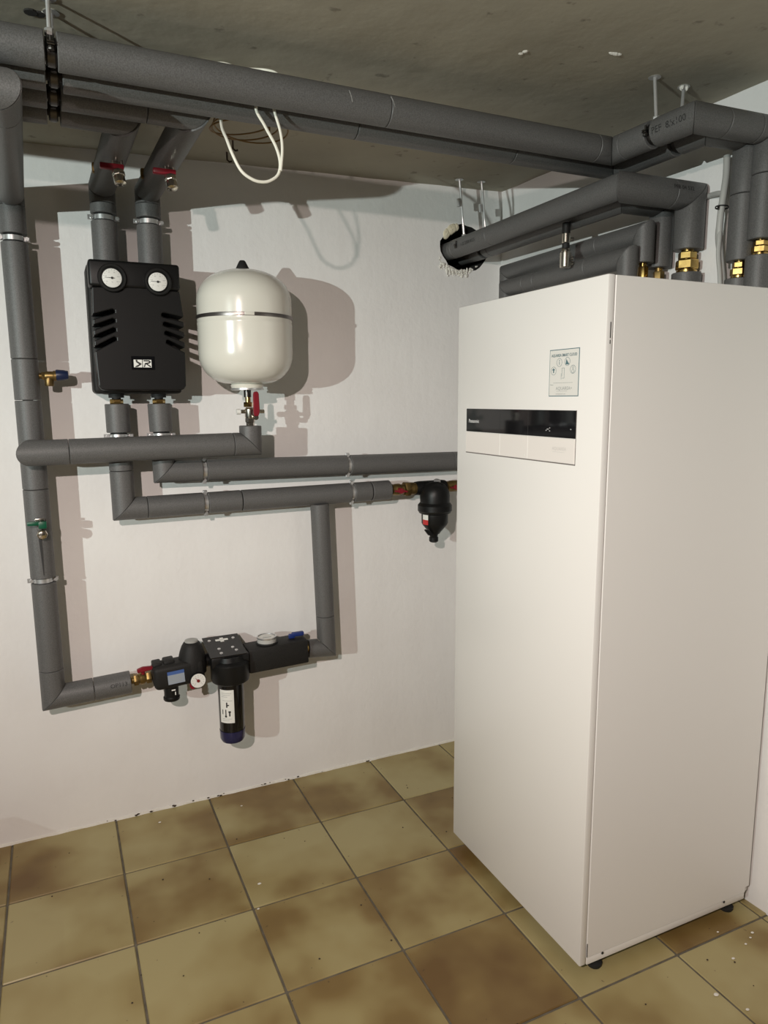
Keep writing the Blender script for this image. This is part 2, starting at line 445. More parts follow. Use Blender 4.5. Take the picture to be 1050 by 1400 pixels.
b.build('drill_hole', hole_m, ceil)
for (x, y), lb in (((-1.125, -.212), 'small dark hook in the ceiling behind the white cable loop, the nearer one'), ((-1.118, -.106), 'small dark hook in the ceiling behind the white cable loop, close to the wall')):
    z = ceilz(x, y); tag(MB().tube([(x, y, z+.004), (x, y, z-.022), (x+.006, y-.004, z-.028), (x+.013, y-.006, z-.026)], .0028, 8).build('ceiling_hook', crumb_m), lb, 'hook', 'ceiling hooks')

# ================================================================ CABINET (heat pump indoor unit)
FX, YN, YFAR = -.5894, -1.1848, -.5825
hp = thing('heat_pump_cabinet', 'tall white heat pump cabinet with a black display strip on its front', 'cabinet', ((FX)/2, (YN+YFAR)/2, 0))
MB().box((-.562, YN+.004, .046), (-.006, YFAR-.004, 1.634), .002).build('carcass', cab_m, hp)
MB().box((FX, YN, .03), (-.5705, YFAR, 1.642), .0035, 2).build('front_panel', cab_m, hp)
sidep = MB(); sidep.prism([(x, YN, z) for x, z in ((-.5690, .047), (-.018, .047), (-.018, .062), (-.004, .062), (-.004, 1.6405), (-.5690, 1.6405))], (0, .006, 0), .001)
sidep.build('side_panel', cab_side, hp)
MB().box((-.5690, YFAR-.006, .047), (-.004, YFAR, 1.6405), .0015).build('side_panel', cab_side, hp)
MB().box((-.5690, YN+.007, 1.634), (-.004, YFAR-.007, 1.6400), .001).build('top_panel', cab_m, hp)
for y in (YN+.002, YFAR-.022): MB().box((-.566, y, .026), (-.018, y+.020, .0455), .0015).build('base_rail', cab_m, hp)
MB().box((-.563, YN+.03, .030), (-.03, YFAR-.03, .045)).build('base_plate', black_mat, hp)
for x in (-.526, -.065):
    for y in (YN+.02, YFAR-.02): MB().lathe([(.017, 0), (.019, .004), (.019, .010), (.008, .013), (.008, .03)], (x, y, 0), seg=16).build('foot', black_mat, hp)
MB().box((-.5688, YN-.0006, .050), (-.5672, YN+.001, .086)).build('seam_slot', ink_black, hp)
for x in (-.52, -.10): MB().lathe([(.0035, 0), (.0035, .0012)], (x, YN-.0002, .0445), (0, -1, 0), 8).build('rivet', ink_black, hp)
MB().box((-.5796, YN-.0004, 1.5), (-.5776, YN+.0006, 1.508)).box((-.5796, YN-.0004, 1.512), (-.5776, YN+.0006, 1.545)).build('edge_print', ink_black, hp)
dx = FX-.0018
MB().box((dx, -1.1000, 1.2975), (FX+.004, -.6350, 1.3605), .0008, 1).build('display_glass', black_gloss, hp)
MB().box((dx, -1.0990, 1.2400), (FX+.004, -.6335, 1.2965), .0008, 1).build('display_flap', cab_flap, hp)
MB().box((FX-.0006, -1.1010, 1.2372), (FX+.002, -.6320, 1.2396)).box((FX-.0006, -1.1018, 1.2372), (FX+.002, -1.1002, 1.361)).build('display_gap', mat('shadow_gap', (.16, .14, .13), .8), hp)
fl_m = mat('flap_line_white', (.9, .88, .85), .4); gl_m = mat('glass_line_grey', (.03, .03, .032), .3); mk_m = mat('mark_grey', (.45, .45, .45), .5)
for y in (-.803, -.924):
    MB().box((dx-.0003, y-.0006, 1.241), (dx+.001, y+.0006, 1.2965)).build('flap_line', fl_m, hp)
    MB().box((dx-.0002, y-.0005, 1.298), (dx+.001, y+.0005, 1.360)).build('glass_line', gl_m, hp)
UD, WD = (0, -1, 0), (0, 0, 1)
b = MB(); text_flat(b, 'Panasonic', .0135, (dx-.0004, -.6485, 1.3225), UD, WD, bold=.0003); b.build('lettering', mat('silver_print', (.62, .62, .62), .4), hp)
for y, z in ((-1.0, 1.316), (-1.004, 1.316), (-1.009, 1.319), (-1.009, 1.312), (-.996, 1.313), (-1.085, 1.318)):
    MB().box((dx-.0004, y-.0016, z-.001), (dx, y+.0016, z+.001)).build('touch_mark', mk_m, hp)
b = MB(); text_flat(b, 'AQUAREA', .011, (dx-.0004, -1.020, 1.2685), UD, WD); b.box((dx-.0004, -1.066, 1.2640), (dx-.0002, -1.022, 1.2648)); b.build('lettering', mat('pale_print', (.60, .58, .55), .4), hp)
MB().lathe([(.0022, 0), (.0022, .0006)], (dx-.0004, -.912, 1.249), (1, 0, 0), 10).build('indicator', dial_m, hp)
# sticker
s0 = FX-.0006
MB().box((s0, -1.104, 1.392), (FX+.001, -1.0, 1.498), 0).build('sticker', ink_teal, hp)
s1 = s0-.0003
st = MB(); st.box((s1, -1.1022, 1.3938), (s0+.0002, -1.0018, 1.4962)); st_o = st.build('sticker_face', stick_m, hp)
s2 = s1-.0003
b = MB(); text_flat(b, 'AQUAREA SMART CLOUD', .0088, (s2, -1.052, 1.4815), UD, WD, 'CENTER', sx=.86, bold=.0002)
b.build('lettering', ink_teal, hp)
b = MB(); text_flat(b, 'Panasonic', .0030, (s2, -1.005, 1.4175), UD, WD)
b.build('lettering', ink_teal, hp)
b = MB(); text_flat(b, 'AQUAREA+', .0110, (s2, -1.026, 1.4065), UD, WD); text_flat(b, 'www.panasonic.com', .0042, (s2, -1.026, 1.3965), UD, WD)
b.box((s2, -1.066, 1.4035), (s2+.0002, -1.028, 1.4041)); b.box((s2, -1.084, 1.4222), (s2+.0002, -1.016, 1.4230)); b.build('lettering', ink_grey, hp)
def circle(mb, y, z, r, wd=.0007):
    mb.lathe([(r, 0), (r, .0002), (r-wd, .0002), (r-wd, 0)], (s2, y, z), (1, 0, 0), 24, caps=False)
b = MB()
for y, z in ((-1.036, 1.4685), (-1.064, 1.4695), (-1.016, 1.4500), (-1.084, 1.4515)): circle(b, y, z, .0095)
# i, graph, house, person and phone pictograms
b.box((s2, -1.0368, 1.4635), (s2+.0002, -1.0352, 1.4705)); b.box((s2, -1.0372, 1.4718), (s2+.0002, -1.0348, 1.4740))
b.flat([(s2, -1.058, 1.463), (s2, -1.071, 1.463), (s2, -1.060, 1.4755)])
b.flat([(s2, -1.010, 1.4515), (s2, -1.022, 1.4515), (s2, -1.016, 1.4565)]); b.box((s2, -1.0178, 1.4455), (s2+.0002, -1.0142, 1.4515))
circle(b, -1.084, 1.4475, .0042); circle(b, -1.084, 1.4555, .0028)
for lo, hi in (((-1.0545, 1.4330), (-1.0538, 1.4560)), ((-1.0465, 1.4370), (-1.0458, 1.4560)), ((-1.0545, 1.4553), (-1.0458, 1.4560)), ((-1.0545, 1.4326), (-1.0470, 1.4333)), ((-1.0440, 1.4300), (-1.0433, 1.4440))):
    b.box((s2, lo[0], lo[1]), (s2+.0002, hi[0], hi[1]))
b.build('pictogram', ink_teal, hp)

# ================================================================ PIPES under the ceiling
RA = .0328; ZC = 2.02
XE = -2.9
pA = thing('insulated_pipe', 'thick grey foam-lagged ceiling pipe nearest the viewer, running left to right', 'pipe', (-1.6, -.83, ZC))
PA = [(XE, -.83, ZC), (-.282, -.835, ZC), (-.273, -1.088, ZC), (-.038, -1.10, ZC), (-.038, -1.10, 1.770)]
run(pA, PA, RA, {0: [(XE*-1-1.607, .021), (2.9-.93, .0012), (2.9-.345, .0012)], 1: [(.05, .0012), (.142, .016)], 2: [(.085, .0012), (.185, .0012)], 3: [(.1, .0012)]})
run(pA, [(-.038, -1.10, 1.732), (-.038, -1.10, 1.6405)], RA, core=False)
pB = thing('insulated_pipe', 'grey foam-lagged ceiling pipe second from the viewer, half hidden by the front one', 'pipe', (-1.6, -.735, ZC))
PB = [(XE, -.735, ZC), (-.185, -.735, ZC), (-.180, -1.040, ZC), (-.047, -1.05, ZC), (-.047, -1.05, 1.727)]
run(pB, PB, RA, {0: [(2.9-1.602, .030), (2.9-.965, .0012), (2.9-.53, .0012)], 1: [(.226, .018)], 3: [(.135, .0012)]})
run(pB, [(-.047, -1.05, 1.684), (-.047, -1.05, 1.6405)], RA, core=False)
RC = .0355
pC = thing('insulated_pipe', 'third ceiling pipe in grey foam, dropping onto the right side of the black pump unit', 'pipe', (-1.6, -.64, ZC))
run(pC, [(XE, -.64, ZC), (-1.320, -.64, ZC), (-1.352, -.085, 1.988), (-1.352, -.085, 1.770)], [RA, .036, RC], {0: [(2.9-1.602, .026), (2.9-1.418, .0012)], 2: [(.035, .0012), (.083, .020)]})
pD = thing('insulated_pipe', 'rearmost ceiling pipe in grey foam, dropping onto the left side of the black pump unit', 'pipe', (-1.6, -.545, ZC))
run(pD, [(XE, -.545, ZC), (-1.456, -.545, ZC), (-1.476, -.085, 1.988), (-1.476, -.085, 1.770)], [RA, .036, RC], {0: [(2.9-1.602, .026)], 2: [(.045, .0012), (.083, .020)]})
# lettering and scratches on the foam
b = MB(); text_wrap(b, 'PEF  8/x100', .021, V(PA[1])+V((.009, -.253, 0)).normalized()*.158, V((.009, -.253, 0)), RA, (-1, 0, -.38))
b.build('foam_print', ink_foam, pA)
for x, th0, ln in ((-1.03, .5, .03), (-.93, .65, .035)):
    b = MB(); pts = [V((x+k*.001, -.8325-math.cos(th0-k*.12)*(RA+.0002), ZC+math.sin(th0-k*.12)*(RA+.0002))) for k in range(7)]
    b.tube(pts, .0014, 6).build('foam_scratch', scratch, pA)

# hanger rods and clamps under the ceiling
def hanger(top_xy, c, axis, side, label, R=RA, coupler=None):
    c = V(c); t = clamp(c, axis, R, label, (0, 0, 1), .05, side, 'pipe hangers', rod=1)
    t.name = 'pipe_hanger'; t['category'] = 'hanger'
    ROOT[t.name] = V(c)
    x, y = top_xy; tp = V((x, y, ceilz(x, y)+.004)); st = c+V((0, 0, R*.8))
    MB().tube([st, tp], .0042, 10).build('threaded_rod', steel, t)
    MB().hexa(st, (tp-st), .0085, .012).build('nut', steel, t)
    MB().lathe([(.015, 0), (.014, .002), (.006, .004)], tp-V((0, 0, .006)), (0, 0, 1), 16).build('ceiling_plate', steel, t)
    if coupler: 
        d = (tp-st).normalized(); MB().lathe([(.0075, 0), (.0075, .026)], V((x, y, coupler)), d, 6).build('coupler', steel, t)
    return t
S1 = (0, -1, 0)
hanger((-1.606, -.835), (-1.607, -.83, ZC), (1, 0, 0), S1, 'bright hanger rod and clamp holding the front ceiling pipe at the left')
hanger((-1.600, -.782), (-1.602, -.735, ZC), (1, 0, 0), S1, 'hanger clamp in the gap of the second ceiling pipe at the left')
hanger((-1.602, -.645), (-1.602, -.64, ZC), (1, 0, 0), S1, 'hanger clamp in the gap of the third ceiling pipe at the left')
hanger((-1.602, -.55), (-1.602, -.545, ZC), (1, 0, 0), S1, 'hanger clamp in the gap of the rearmost ceiling pipe at the left')
hanger((-.289, -.977), (-.2770, -.977, ZC), (0, -1, 0), (-1, 0, 0), 'thin ceiling rod with clamp in the lettered foam pipe, the nearer of the pair')
hanger((-.177, -.961), (-.1813, -.961, ZC), (0, -1, 0), (-1, 0, 0), 'thin ceiling rod just behind the lettered foam pipe, with white filler at its top')
b = MB()
for dx_, dy_ in ((-.008, .002), (.008, -.004), (0, .005), (-.010, -.004), (.011, .002)): b.sphere((-.177+dx_*.8, -.961+dy_*.8, 2.145), .0045, 8, 6, (1, 1, 1.8))
stuff(b.build('hole_filler', plaster, ceil))

# ================================================================ PIPES over the cabinet
ZD = 1.920
pE = thing('insulated_pipe', 'grey foam pipe leaving the wall opening and dropping to the biggest brass union', 'pipe', (-.29, -.45, ZD))
run(pE, [(-.276, .20, 1.928), (-.276, -.02, 1.926), (-.298, -.882, ZD), (-.055, -.89, ZD), (-.055, -.89, 1.782)], [.0315, .0325, .037, .0385], {1: [(.02, .0012), (.26, .0012)], 2: [(.165, .0012)]})
run(pE, [(-.055, -.89, 1.722), (-.055, -.89, 1.6405)], .0385, core=False)
pF = thing('insulated_pipe', 'lower grey foam pipe tucked under the one from the wall opening', 'pipe', (-.2, -.45, ZD))
run(pF, [(-.185, .20, 1.925), (-.185, -.02, 1.923), (-.202, -.792, 1.918), (-.060, -.795, 1.918), (-.060, -.795, 1.750)], [.0315, .0325, .0325, .0325], {1: [(.07, .02), (.115, .0012)]})
pG = thing('insulated_pipe', 'upper of two thin grey foam pipes turning down behind the cabinet', 'pipe', (-.13, -.45, 1.85))
run(pG, [(-.118, -.13, 1.25), (-.118, -.13, 1.838), (-.130, -.805, 1.838), (-.130, -.805, 1.757)], .0285, {1: [(.35, .0012), (.5, .0012)]})
pH = thing('insulated_pipe', 'lower of two thin grey foam pipes just above the cabinet top', 'pipe', (-.18, -.45, 1.78))
run(pH, [(-.176, -.215, 1.45), (-.176, -.215, 1.768), (-.181, -.80, 1.770), (-.181, -.80, 1.6405)], .0285, {1: [(.12, .0012), (.18, .0012), (.43, .0012)]})
b = MB(); text_wrap(b, 'PFB 04 532', .015, (-.150, -.8865, ZD), (1, -.033, 0), .0372, (-.03, -1, .08)); b.build('foam_print', ink_foam, pE)
b = MB(); d_ = V((-.022, -.862, -.006)).normalized(); text_wrap(b, '1-32 2008 80.25', .015, V((-.276, -.02, 1.926))+d_*.10, d_, .0325, (-1, 0, -.30)); b.build('foam_print', ink_foam, pE)
hanger((-.300, -.0905), (-.2778, -.0905, 1.9255), (0, -1, 0), (-1, 0, 0), 'left of two thin rods down to the wall opening', .033, 2.055)
hanger((-.211, -.0926), (-.1866, -.0926, 1.9225), (0, -1, 0), (-1, 0, 0), 'right of two thin rods down to the wall opening', .033, 2.045)
# brass unions on top of the cabinet
def union(x, y, z0, z1, r, label, m=brass):
    t = thing('brass_union', label, 'fitting', (x, y, z0), 'brass unions on the cabinet'); h = z1-z0
    MB().lathe([(r*.72, 0), (r*.72, h*.06), (r*.9, h*.08), (r*.9, h*.16), (r*.75, h*.18), (r*.75, h*.2)], (x, y, z0), seg=20).build('thread', m, t)
    MB().hexa((x, y, z0+h*.2), (0, 0, 1), r, h*.38).build('nut', m, t, smooth=20)
    MB().hexa((x, y, z0+h*.6), (0, 0, 1), r*.8, h*.3).build('nut', m, t, smooth=20)
    MB().lathe([(r*.55, 0), (r*.55, h*.42)], (x, y, z0+h*.58), seg=18).build('tailpiece', m, t)
    return t
union(-.038, -1.10, 1.731, 1.772, .021, 'brass union in the rightmost riser, highest of the five')
union(-.047, -1.05, 1.683, 1.729, .021, 'brass union just right of the grey cable bundle')
union(-.055, -.89, 1.718, 1.784, .030, 'largest brass union, under the thick riser left of the cables')
union(-.060, -.795, 1.6405, 1.752, .020, 'dull union low behind, left of the largest brass union', brass_old)
union(-.130, -.805, 1.6405, 1.760, .019, 'brass union farthest left on the cabinet top')
# hanging air vent
av = thing('air_vent', 'small nickel cylinder hanging under the foam pipe over the cabinet', 'valve', (-.235, -.60, 1.77))
MB().lathe([(.012, 0), (.012, .03)], (-.235, -.60, 1.868), seg=16).build('stem', dark_epp, av)
MB().lathe([(.011, 0), (.0125, .002), (.0125, .026), (.011, .028)], (-.235, -.60, 1.841), seg=18).build('upper_body', nickel, av)
MB().lathe([(.010, 0), (.011, .004), (.011, .014)], (-.235, -.60, 1.826), seg=16).build('collar', black_mat, av)
MB().lathe([(.0155, 0), (.017, .002), (.017, .042), (.0135, .044), (.0135, .050), (.0115, .054)], (-.235, -.60, 1.771), seg=20).build('lower_body', nickel, av)
for z in (1.785, 1.80, 1.853): MB().lathe([(.006, 0), (.006, .012)], (-.222, -.60, z), (1, -.3, 0), 10).build('side_port', nickel, av)
# grey cables
gc = thing('cable_bundle', 'grey cables tied together beside the risers, running into the cabinet top', 'cable', (-.04, -1.0, 1.64))
def spl(pts, n=8):
    P = [V(p) for p in pts]; P = [P[0]*2-P[1]]+P+[P[-1]*2-P[-2]]; out = []
    for i in range(1, len(P)-2):
        for k in range(n):
            t = k/n; a, b_, c, d = P[i-1], P[i], P[i+1], P[i+2]
            out.append(.5*((2*b_)+(c-a)*t+(2*a-5*b_+4*c-d)*t*t+(3*b_-a-3*c+d)*t**3))
    out.append(P[-2]); return out
MB().tube(spl([(-.046, -.99, 1.995), (-.050, -.995, 1.95), (-.060, -1.0, 1.905), (-.066, -1.0, 1.855), (-.067, -1.0, 1.80), (-.058, -1.0, 1.75), (-.045, -1.0, 1.69), (-.040, -1.0, 1.64)]), .0085, 12).build('cable', cable_g, gc)
MB().tube(spl([(-.038, -.985, 1.99), (-.046, -.99, 1.90), (-.056, -.99, 1.85), (-.062, -.99, 1.80), (-.050, -.99, 1.75), (-.033, -.99, 1.69), (-.030, -.99, 1.64)]), .0055, 10).build('cable', cable_g, gc)
MB().tube(spl([(-.036, -.98, 1.93), (-.048, -.985, 1.87), (-.070, -1.004, 1.80), (-.070, -1.004, 1.75), (-.060, -1.004, 1.70), (-.052, -1.004, 1.64)]), .0058, 10).build('cable', cable_g, gc)
MB().lathe([(.0155, -.0018), (.0165, -.0018), (.0165, .0018), (.0155, .0018)], (-.059, -.996, 1.868), (.1, 0, 1), 20, caps=False).tube([(-.075, -1.0, 1.868), (-.083, -1.004, 1.860)], .0025, 8).build('cable_tie', black_mat, gc)
tag(MB().tube(spl([(-.020, -.86, 1.917), (-.022, -.92, 1.918), (-.035, -.965, 1.912), (-.040, -.985, 1.90)]), .0068, 10).build('cable', cable_g), 'short grey cable crossing the white wall behind the tied cables', 'cable')
# white cable hanging in a loop
lp = [(-1.33, -.70, 2.106), (-1.298, -.69, 2.109), (-1.257, -.70, 2.112), (-1.222, -.70, 2.108), (-1.17, -.72, 2.106), (-1.155, -.757, 2.085), (-1.18, -.785, 2.05), (-1.212, -.783, 2.005), (-1.193, -.78, 1.969), (-1.170, -.78, 1.931), (-1.161, -.78, 1.899), (-1.166, -.78, 1.874), (-1.184, -.78, 1.859), (-1.203, -.78, 1.854), (-1.224, -.78, 1.857), (-1.247, -.778, 1.872), (-1.264, -.775, 1.904), (-1.272, -.76, 1.938), (-1.272, -.72, 1.975), (-1.265, -.688, 2.02), (-1.255, -.685, 2.08)]
wc = thing('white_cable', 'thin white cable hanging in a loop below the ceiling pipes', 'cable', (-1.2, -.78, 1.85))
MB().tube(spl(lp, 6), .0033, 10).build('cable', cable_w, wc)
MB().tube(spl([(-1.18, -.784, 2.03), (-1.170, -.783, 1.995), (-1.160, -.784, 1.961), (-1.157, -.786, 1.925), (-1.162, -.786, 1.880)], 6), .0032, 10).build('cable_end', cable_w, wc)
bw = MB()
for k in range(3):
    rr_ = .075+.008*k; c0 = V((-1.175+.01*k, -.50-.015*k, 2.060-.004*k))
    bw.rings([[c0+V((math.cos(2*PI*i/36)*(rr_+.002*math.cos(2*PI*j/6)), math.sin(2*PI*i/36)*(rr_+.002*math.cos(2*PI*j/6))*.8, .012*math.cos(2*PI*i/36+k)+.002*math.sin(2*PI*j/6))) for j in range(6)] for i in range(36)], closed=True)
bw.tube([(-1.10, -.50, 2.06), (-1.09, -.47, 2.12)], .002, 6)
tag(bw.build('wire_coil', cable_b), 'loose coil of thin brown wire above the ceiling pipes', 'wire')

# ================================================================ WALL PIPES
RW_ = .0345; YP = -.08
pL = thing('insulated_pipe', 'long vertical grey foam pipe at the far left of the wall', 'pipe', (-1.71, YP, 1.2))
PL = [(-2.7, -.86, 1.932), (-1.694, -.86, 1.932), (-1.712, YP, 1.945), (-1.706, YP, .495), (-1.483, YP, .505)]
run(pL, PL, [.0345, .0345, .0345, .0355], {1: [(.10, .0012)], 2: [(.03, .0012), (.115, .022), (.44, .0012), (.555, .0012), (.81, .0012), (1.081, .016), (1.36, .0012)], 3: [(.115, .0012)]})
# raised black wedge for the shade in a foam split below the green valve
b = MB(); b.prism([(-1.712, -.108, 1.02), (-1.703, -.108, 1.015), (-1.7025, -.108, .95), (-1.7035, -.108, .884), (-1.7055, -.108, .884), (-1.7085, -.108, .95)], (0, -.0072, 0)); b.build('foam_split', ink_black, pL)
b = MB(); text_wrap(b, 'OP113', .018, (-1.545, YP, .5022), (1, 0, .045), .0355, (0, -1, .1)); b.build('foam_print', ink_foam, pL)
pT = thing('insulated_pipe', 'horizontal grey foam pipe from the left riser to under the white vessel', 'pipe', (-1.4, -.158, 1.24))
run(pT, [(-1.7115, -.105, 1.244), (-1.7115, -.160, 1.244), (-1.090, -.160, 1.252), (-1.089, -.160, 1.308)], [.036, .036, .0345], {1: [(.098, .0012), (.565, .0012)]})
p1 = thing('insulated_pipe', 'grey foam pipe from the left pump outlet, bending into the lower horizontal run', 'pipe', (-1.0, YP, 1.06))
run(p1, [(-1.472, YP, 1.378), (-1.470, YP, 1.060), (-.572, YP, 1.067)], RW_, {0: [(.096, .022), (.20, .0012)], 1: [(.068, .0012), (.247, .015), (.362, .003), (.752, .013), (.824, .004)]})
p2 = thing('insulated_pipe', 'grey foam pipe from the right pump outlet, bending into the upper horizontal run', 'pipe', (-.9, YP, 1.165))
run(p2, [(-1.350, YP, 1.378), (-1.345, YP, 1.168), (-.118, YP, 1.158)], RW_, {0: [(.096, .022)], 1: [(.122, .015), (.614, .013), (1.03, .0012)]})
p3 = thing('insulated_pipe', 'short vertical grey foam pipe dropping from the lower run to the water meter', 'pipe', (-.83, YP, .75))
run(p3, [(-.836, YP, 1.034), (-.820, YP, .516), (-.892, YP, .522)], [.0325, .0325], {0: [(.40, .0012)]})
GC = 'wall pipe clamps'
clamp((-1.7134, YP, 1.830), (0, 0, -1), RW_, 'steel clamp high on the far left vertical pipe', group=GC)
clamp((-1.7080, YP, .864), (0, 0, -1), RW_, 'steel clamp on the far left vertical pipe below the green valve', group=GC)
clamp((-1.476, -.085, 1.905), (0, 0, -1), RC, 'steel clamp on the left riser above the black pump unit', group=GC)
clamp((-1.352, -.085, 1.905), (0, 0, -1), RC, 'steel clamp on the right riser above the black pump unit', group=GC)
clamp((-1.4714, YP, 1.282), (0, 0, -1), RW_, 'steel clamp below the left outlet of the pump unit', group=GC)
clamp((-1.3477, YP, 1.282), (0, 0, -1), RW_, 'steel clamp below the right outlet of the pump unit', group=GC)
clamp((-1.223, YP, 1.062), (1, 0, 0), RW_, 'left clamp on the lower horizontal pipe run', side=(0, 0, 1), group=GC)
clamp((-.718, YP, 1.066), (1, 0, 0), RW_, 'right clamp on the lower horizontal pipe run', side=(0, 0, 1), group=GC)
clamp((-1.223, YP, 1.167), (1, 0, 0), RW_, 'left clamp on the upper horizontal pipe run', side=(0, 0, 1), group=GC)
clamp((-.731, YP, 1.163), (1, 0, 0), RW_, 'right clamp on the upper horizontal pipe run', side=(0, 0, 1), group=GC)

# drain valves on the two bent legs
def drain(x, y, z, label):
    t = thing('drain_valve', label, 'valve', (x, y, z), 'red-handled drain valves')
    MB().lathe([(.012, 0), (.012, .018), (.009, .020), (.009, .038)], (x+.004, y, z-.010), (0, .25, 1), 14).build('valve_body', nickel, t)
    b = MB(); b.box((x-.036, y-.014, z-.010), (x+.020, y+.004, z+.003), .0025); b.build('handle', redp, t)
    MB().hexa((x+.006, y-.006, z-.013), (.1, -.35, -1), .0155, .014, 8).lathe([(.012, 0), (.014, .004), (.014, .020), (.008, .023)], (x+.007, y-.010, z-.025), (.1, -.35, -1), 16).build('outlet_cap', nickel, t)
    for q in (-1, 1): MB().lathe([(.0035, 0), (.0035, .024)], (x+.006+q*.010, y-.002, z), (0, 0, 1), 8).build('pin', nickel, t)
drain(-1.342, -.40, 1.962, 'red-handled drain valve under the bent pipe to the right pump riser')
drain(-1.466, -.39, 1.962, 'red-handled drain valve under the bent pipe to the left pump riser')
for x, lb in ((-1.392, 'right'), (-1.515, 'left')):
    tag(MB().box((x+.006, -.235, 1.985), (x+.022, -.220, 2.012), .004).build('cut_pipe_stub', brass_old), 'small dull brass stub beside the bent pipe of the %s pump riser' % lb, 'fitting', 'brass stubs')
# green valve on the left pipe
gv = thing('drain_valve', 'green-handled drain valve on the far left vertical pipe', 'valve', (-1.70, -.118, 1.02))
MB().lathe([(.009, 0), (.009, .03)], (-1.702, -.108, 1.036), (0, -1, 0), 14).box((-1.716, -.126, 1.047), (-1.692, -.120, 1.054), .001).build('valve_body', nickel, gv)
b = MB(); b.box((-1.708, -.143, 1.026), (-1.686, -.127, 1.047), .003); b.box((-1.737, -.142, 1.036), (-1.704, -.132, 1.048), .003); b.build('handle', greenp, gv)
MB().hexa((-1.700, -.118, 1.010), (.0, -1, -.1), .0145, .022, 8).lathe([(.009, 0), (.010, .004), (.004, .006)], (-1.700, -.139, 1.008), (0, -1, -.1), 16).build('outlet_cap', nickel, gv)
# safety valve with blue cap
sv = thing('safety_valve', 'brass safety valve with a dark blue cap beside the left pipe', 'valve', (-1.65, YP, 1.45))
MB().lathe([(.008, 0), (.008, .02)], (-1.684, YP, 1.459), (1, 0, 0), 12).hexa((-1.670, YP, 1.459), (1, 0, 0), .012, .010).build('inlet', brass_old, sv)
MB().lathe([(.011, 0), (.013, .004), (.013, .022), (.015, .024), (.015, .030)], (-1.662, YP, 1.459), (1, 0, 0), 18).lathe([(.0115, 0), (.0125, .003), (.0125, .018), (.011, .026)], (-1.651, YP, 1.430), (0, 0, 1), 16).build('valve_body', brass_old, sv)
MB().lathe([(.0155, 0), (.0165, .003), (.0150, .022), (.0125, .032), (.010, .033)], (-1.632, YP, 1.461), (1, 0, .02), 10).build('cap', navy, sv)

# ================================================================ PUMP UNIT
px0, px1 = -1.535, -1.285
pu = thing('pump_station', 'black pump unit with two round gauges and a white emblem on the wall', 'pump', (-1.41, -.02, 1.41))
MB().box((px0, -.125, 1.408), (px1, -.012, 1.773), .012, 3).build('rear_shell', dark_epp, pu)
hd = MB(); hd.box((px0+.002, -.196, 1.700), (px1-.004, -.120, 1.772), .008, 3); hd.build('gauge_panel', black, pu)
out = []
zt, zb = 1.698, 1.417; xl, xr = px0+.006, px1+.002; xi_l, xi_r = -1.470, -1.345
left = [(xl+.004, zt)]
slots = [(1.640-.0255*k) for k in range(4)]
lp_ = []
for k in range(4):
    zi = 1.641-.0252*k; zo = zi-.017-.004*k; hgt = .0125
    lp_ += [(xl, zo), (xi_l-.006+.0*k, zi), (xi_l, zi-.003), (xi_l, zi-hgt+.003), (xi_l-.006, zi-hgt), (xl, zo-hgt)]
rp = []
for k in range(4):
    zi = 1.637-.0252*k; zo = zi-.011-.004*k; hgt = .0125; xi = xi_r+.003*k
    rp += [(xr, zo), (xi+.006, zi), (xi, zi-.003), (xi, zi-hgt+.003), (xi+.006, zi-hgt), (xr, zo-hgt)]
poly = [(xl+.003, zt)]+lp_+[(xl+.004, zb+.012), (xl+.010, zb+.003), (xl+.018, zb), (xr-.018, zb), (xr-.008, zb+.003), (xr-.002, zb+.012)]+list(reversed(rp))+[(xr-.008, zt), (-1.345, zt+.004), (-1.41, zt+.005), (-1.475, zt+.003)]
cv = MB(); cv.prism([(x, -.192, z) for x, z in poly], (0, .075, 0), .0030, 2); cv.build('front_cover', black, pu, smooth=0)
def gauge(mb_parent, c, R, n, ang, well=True):
    c = V(c)
    if well: MB().lathe([(R+.012, 0), (R+.013, .006), (R+.011, .009), (R+.008, .009), (R+.003, .001), (R+.001, -.001)], c, n, 36, caps=False).build('gauge_bezel', black, mb_parent)
    d = MB().lathe([(R, -.002), (R, .0025), (R-.001, .003)], c, n, 32).build('dial', dial_m, mb_parent)
    return d
for gx, gz in ((-1.473, 1.7235), (-1.351, 1.7205)):
    c = V((gx, -.1955, gz)); dl = gauge(pu, c, .0255, (0, -1, 0), 0)
    yb = -.1987
    tk = MB()
    for k in range(15):
        a = math.radians(-45+k*270/14); q0, q1 = .0205, .0228
        p = [V((gx+math.cos(a)*q, yb, gz+math.sin(a)*q)) for q in (q0, q1)]; t = V((-math.sin(a), 0, math.cos(a)))*.0005
        tk.flat([p[0]-t, p[1]-t, p[1]+t, p[0]+t])
    for k, s in enumerate(('20', '40', '60', '80', '100', '120')):
        a = math.radians(215-k*50); text_flat(tk, s, .0045, (gx+math.cos(a)*.0165, yb, gz+math.sin(a)*.0165-.0015), (1, 0, 0), (0, 0, 1), 'CENTER')
    text_flat(tk, '°C', .005, (gx, yb, gz-.013), (1, 0, 0), (0, 0, 1), 'CENTER')
    tk.build('scale_marks', ink_grey, dl)
    MB().prism([(gx+.008, yb-.0004, gz-.0008), (gx+.006, yb-.0004, gz+.0010), (gx-.019, yb-.0004, gz+.0009), (gx-.019, yb-.0004, gz+.0001)], (0, -.0006, 0)).lathe([(.0032, 0), (.0032, .0016)], (gx, yb, gz), (0, -1, 0), 12).build('needle', ink_black, dl)
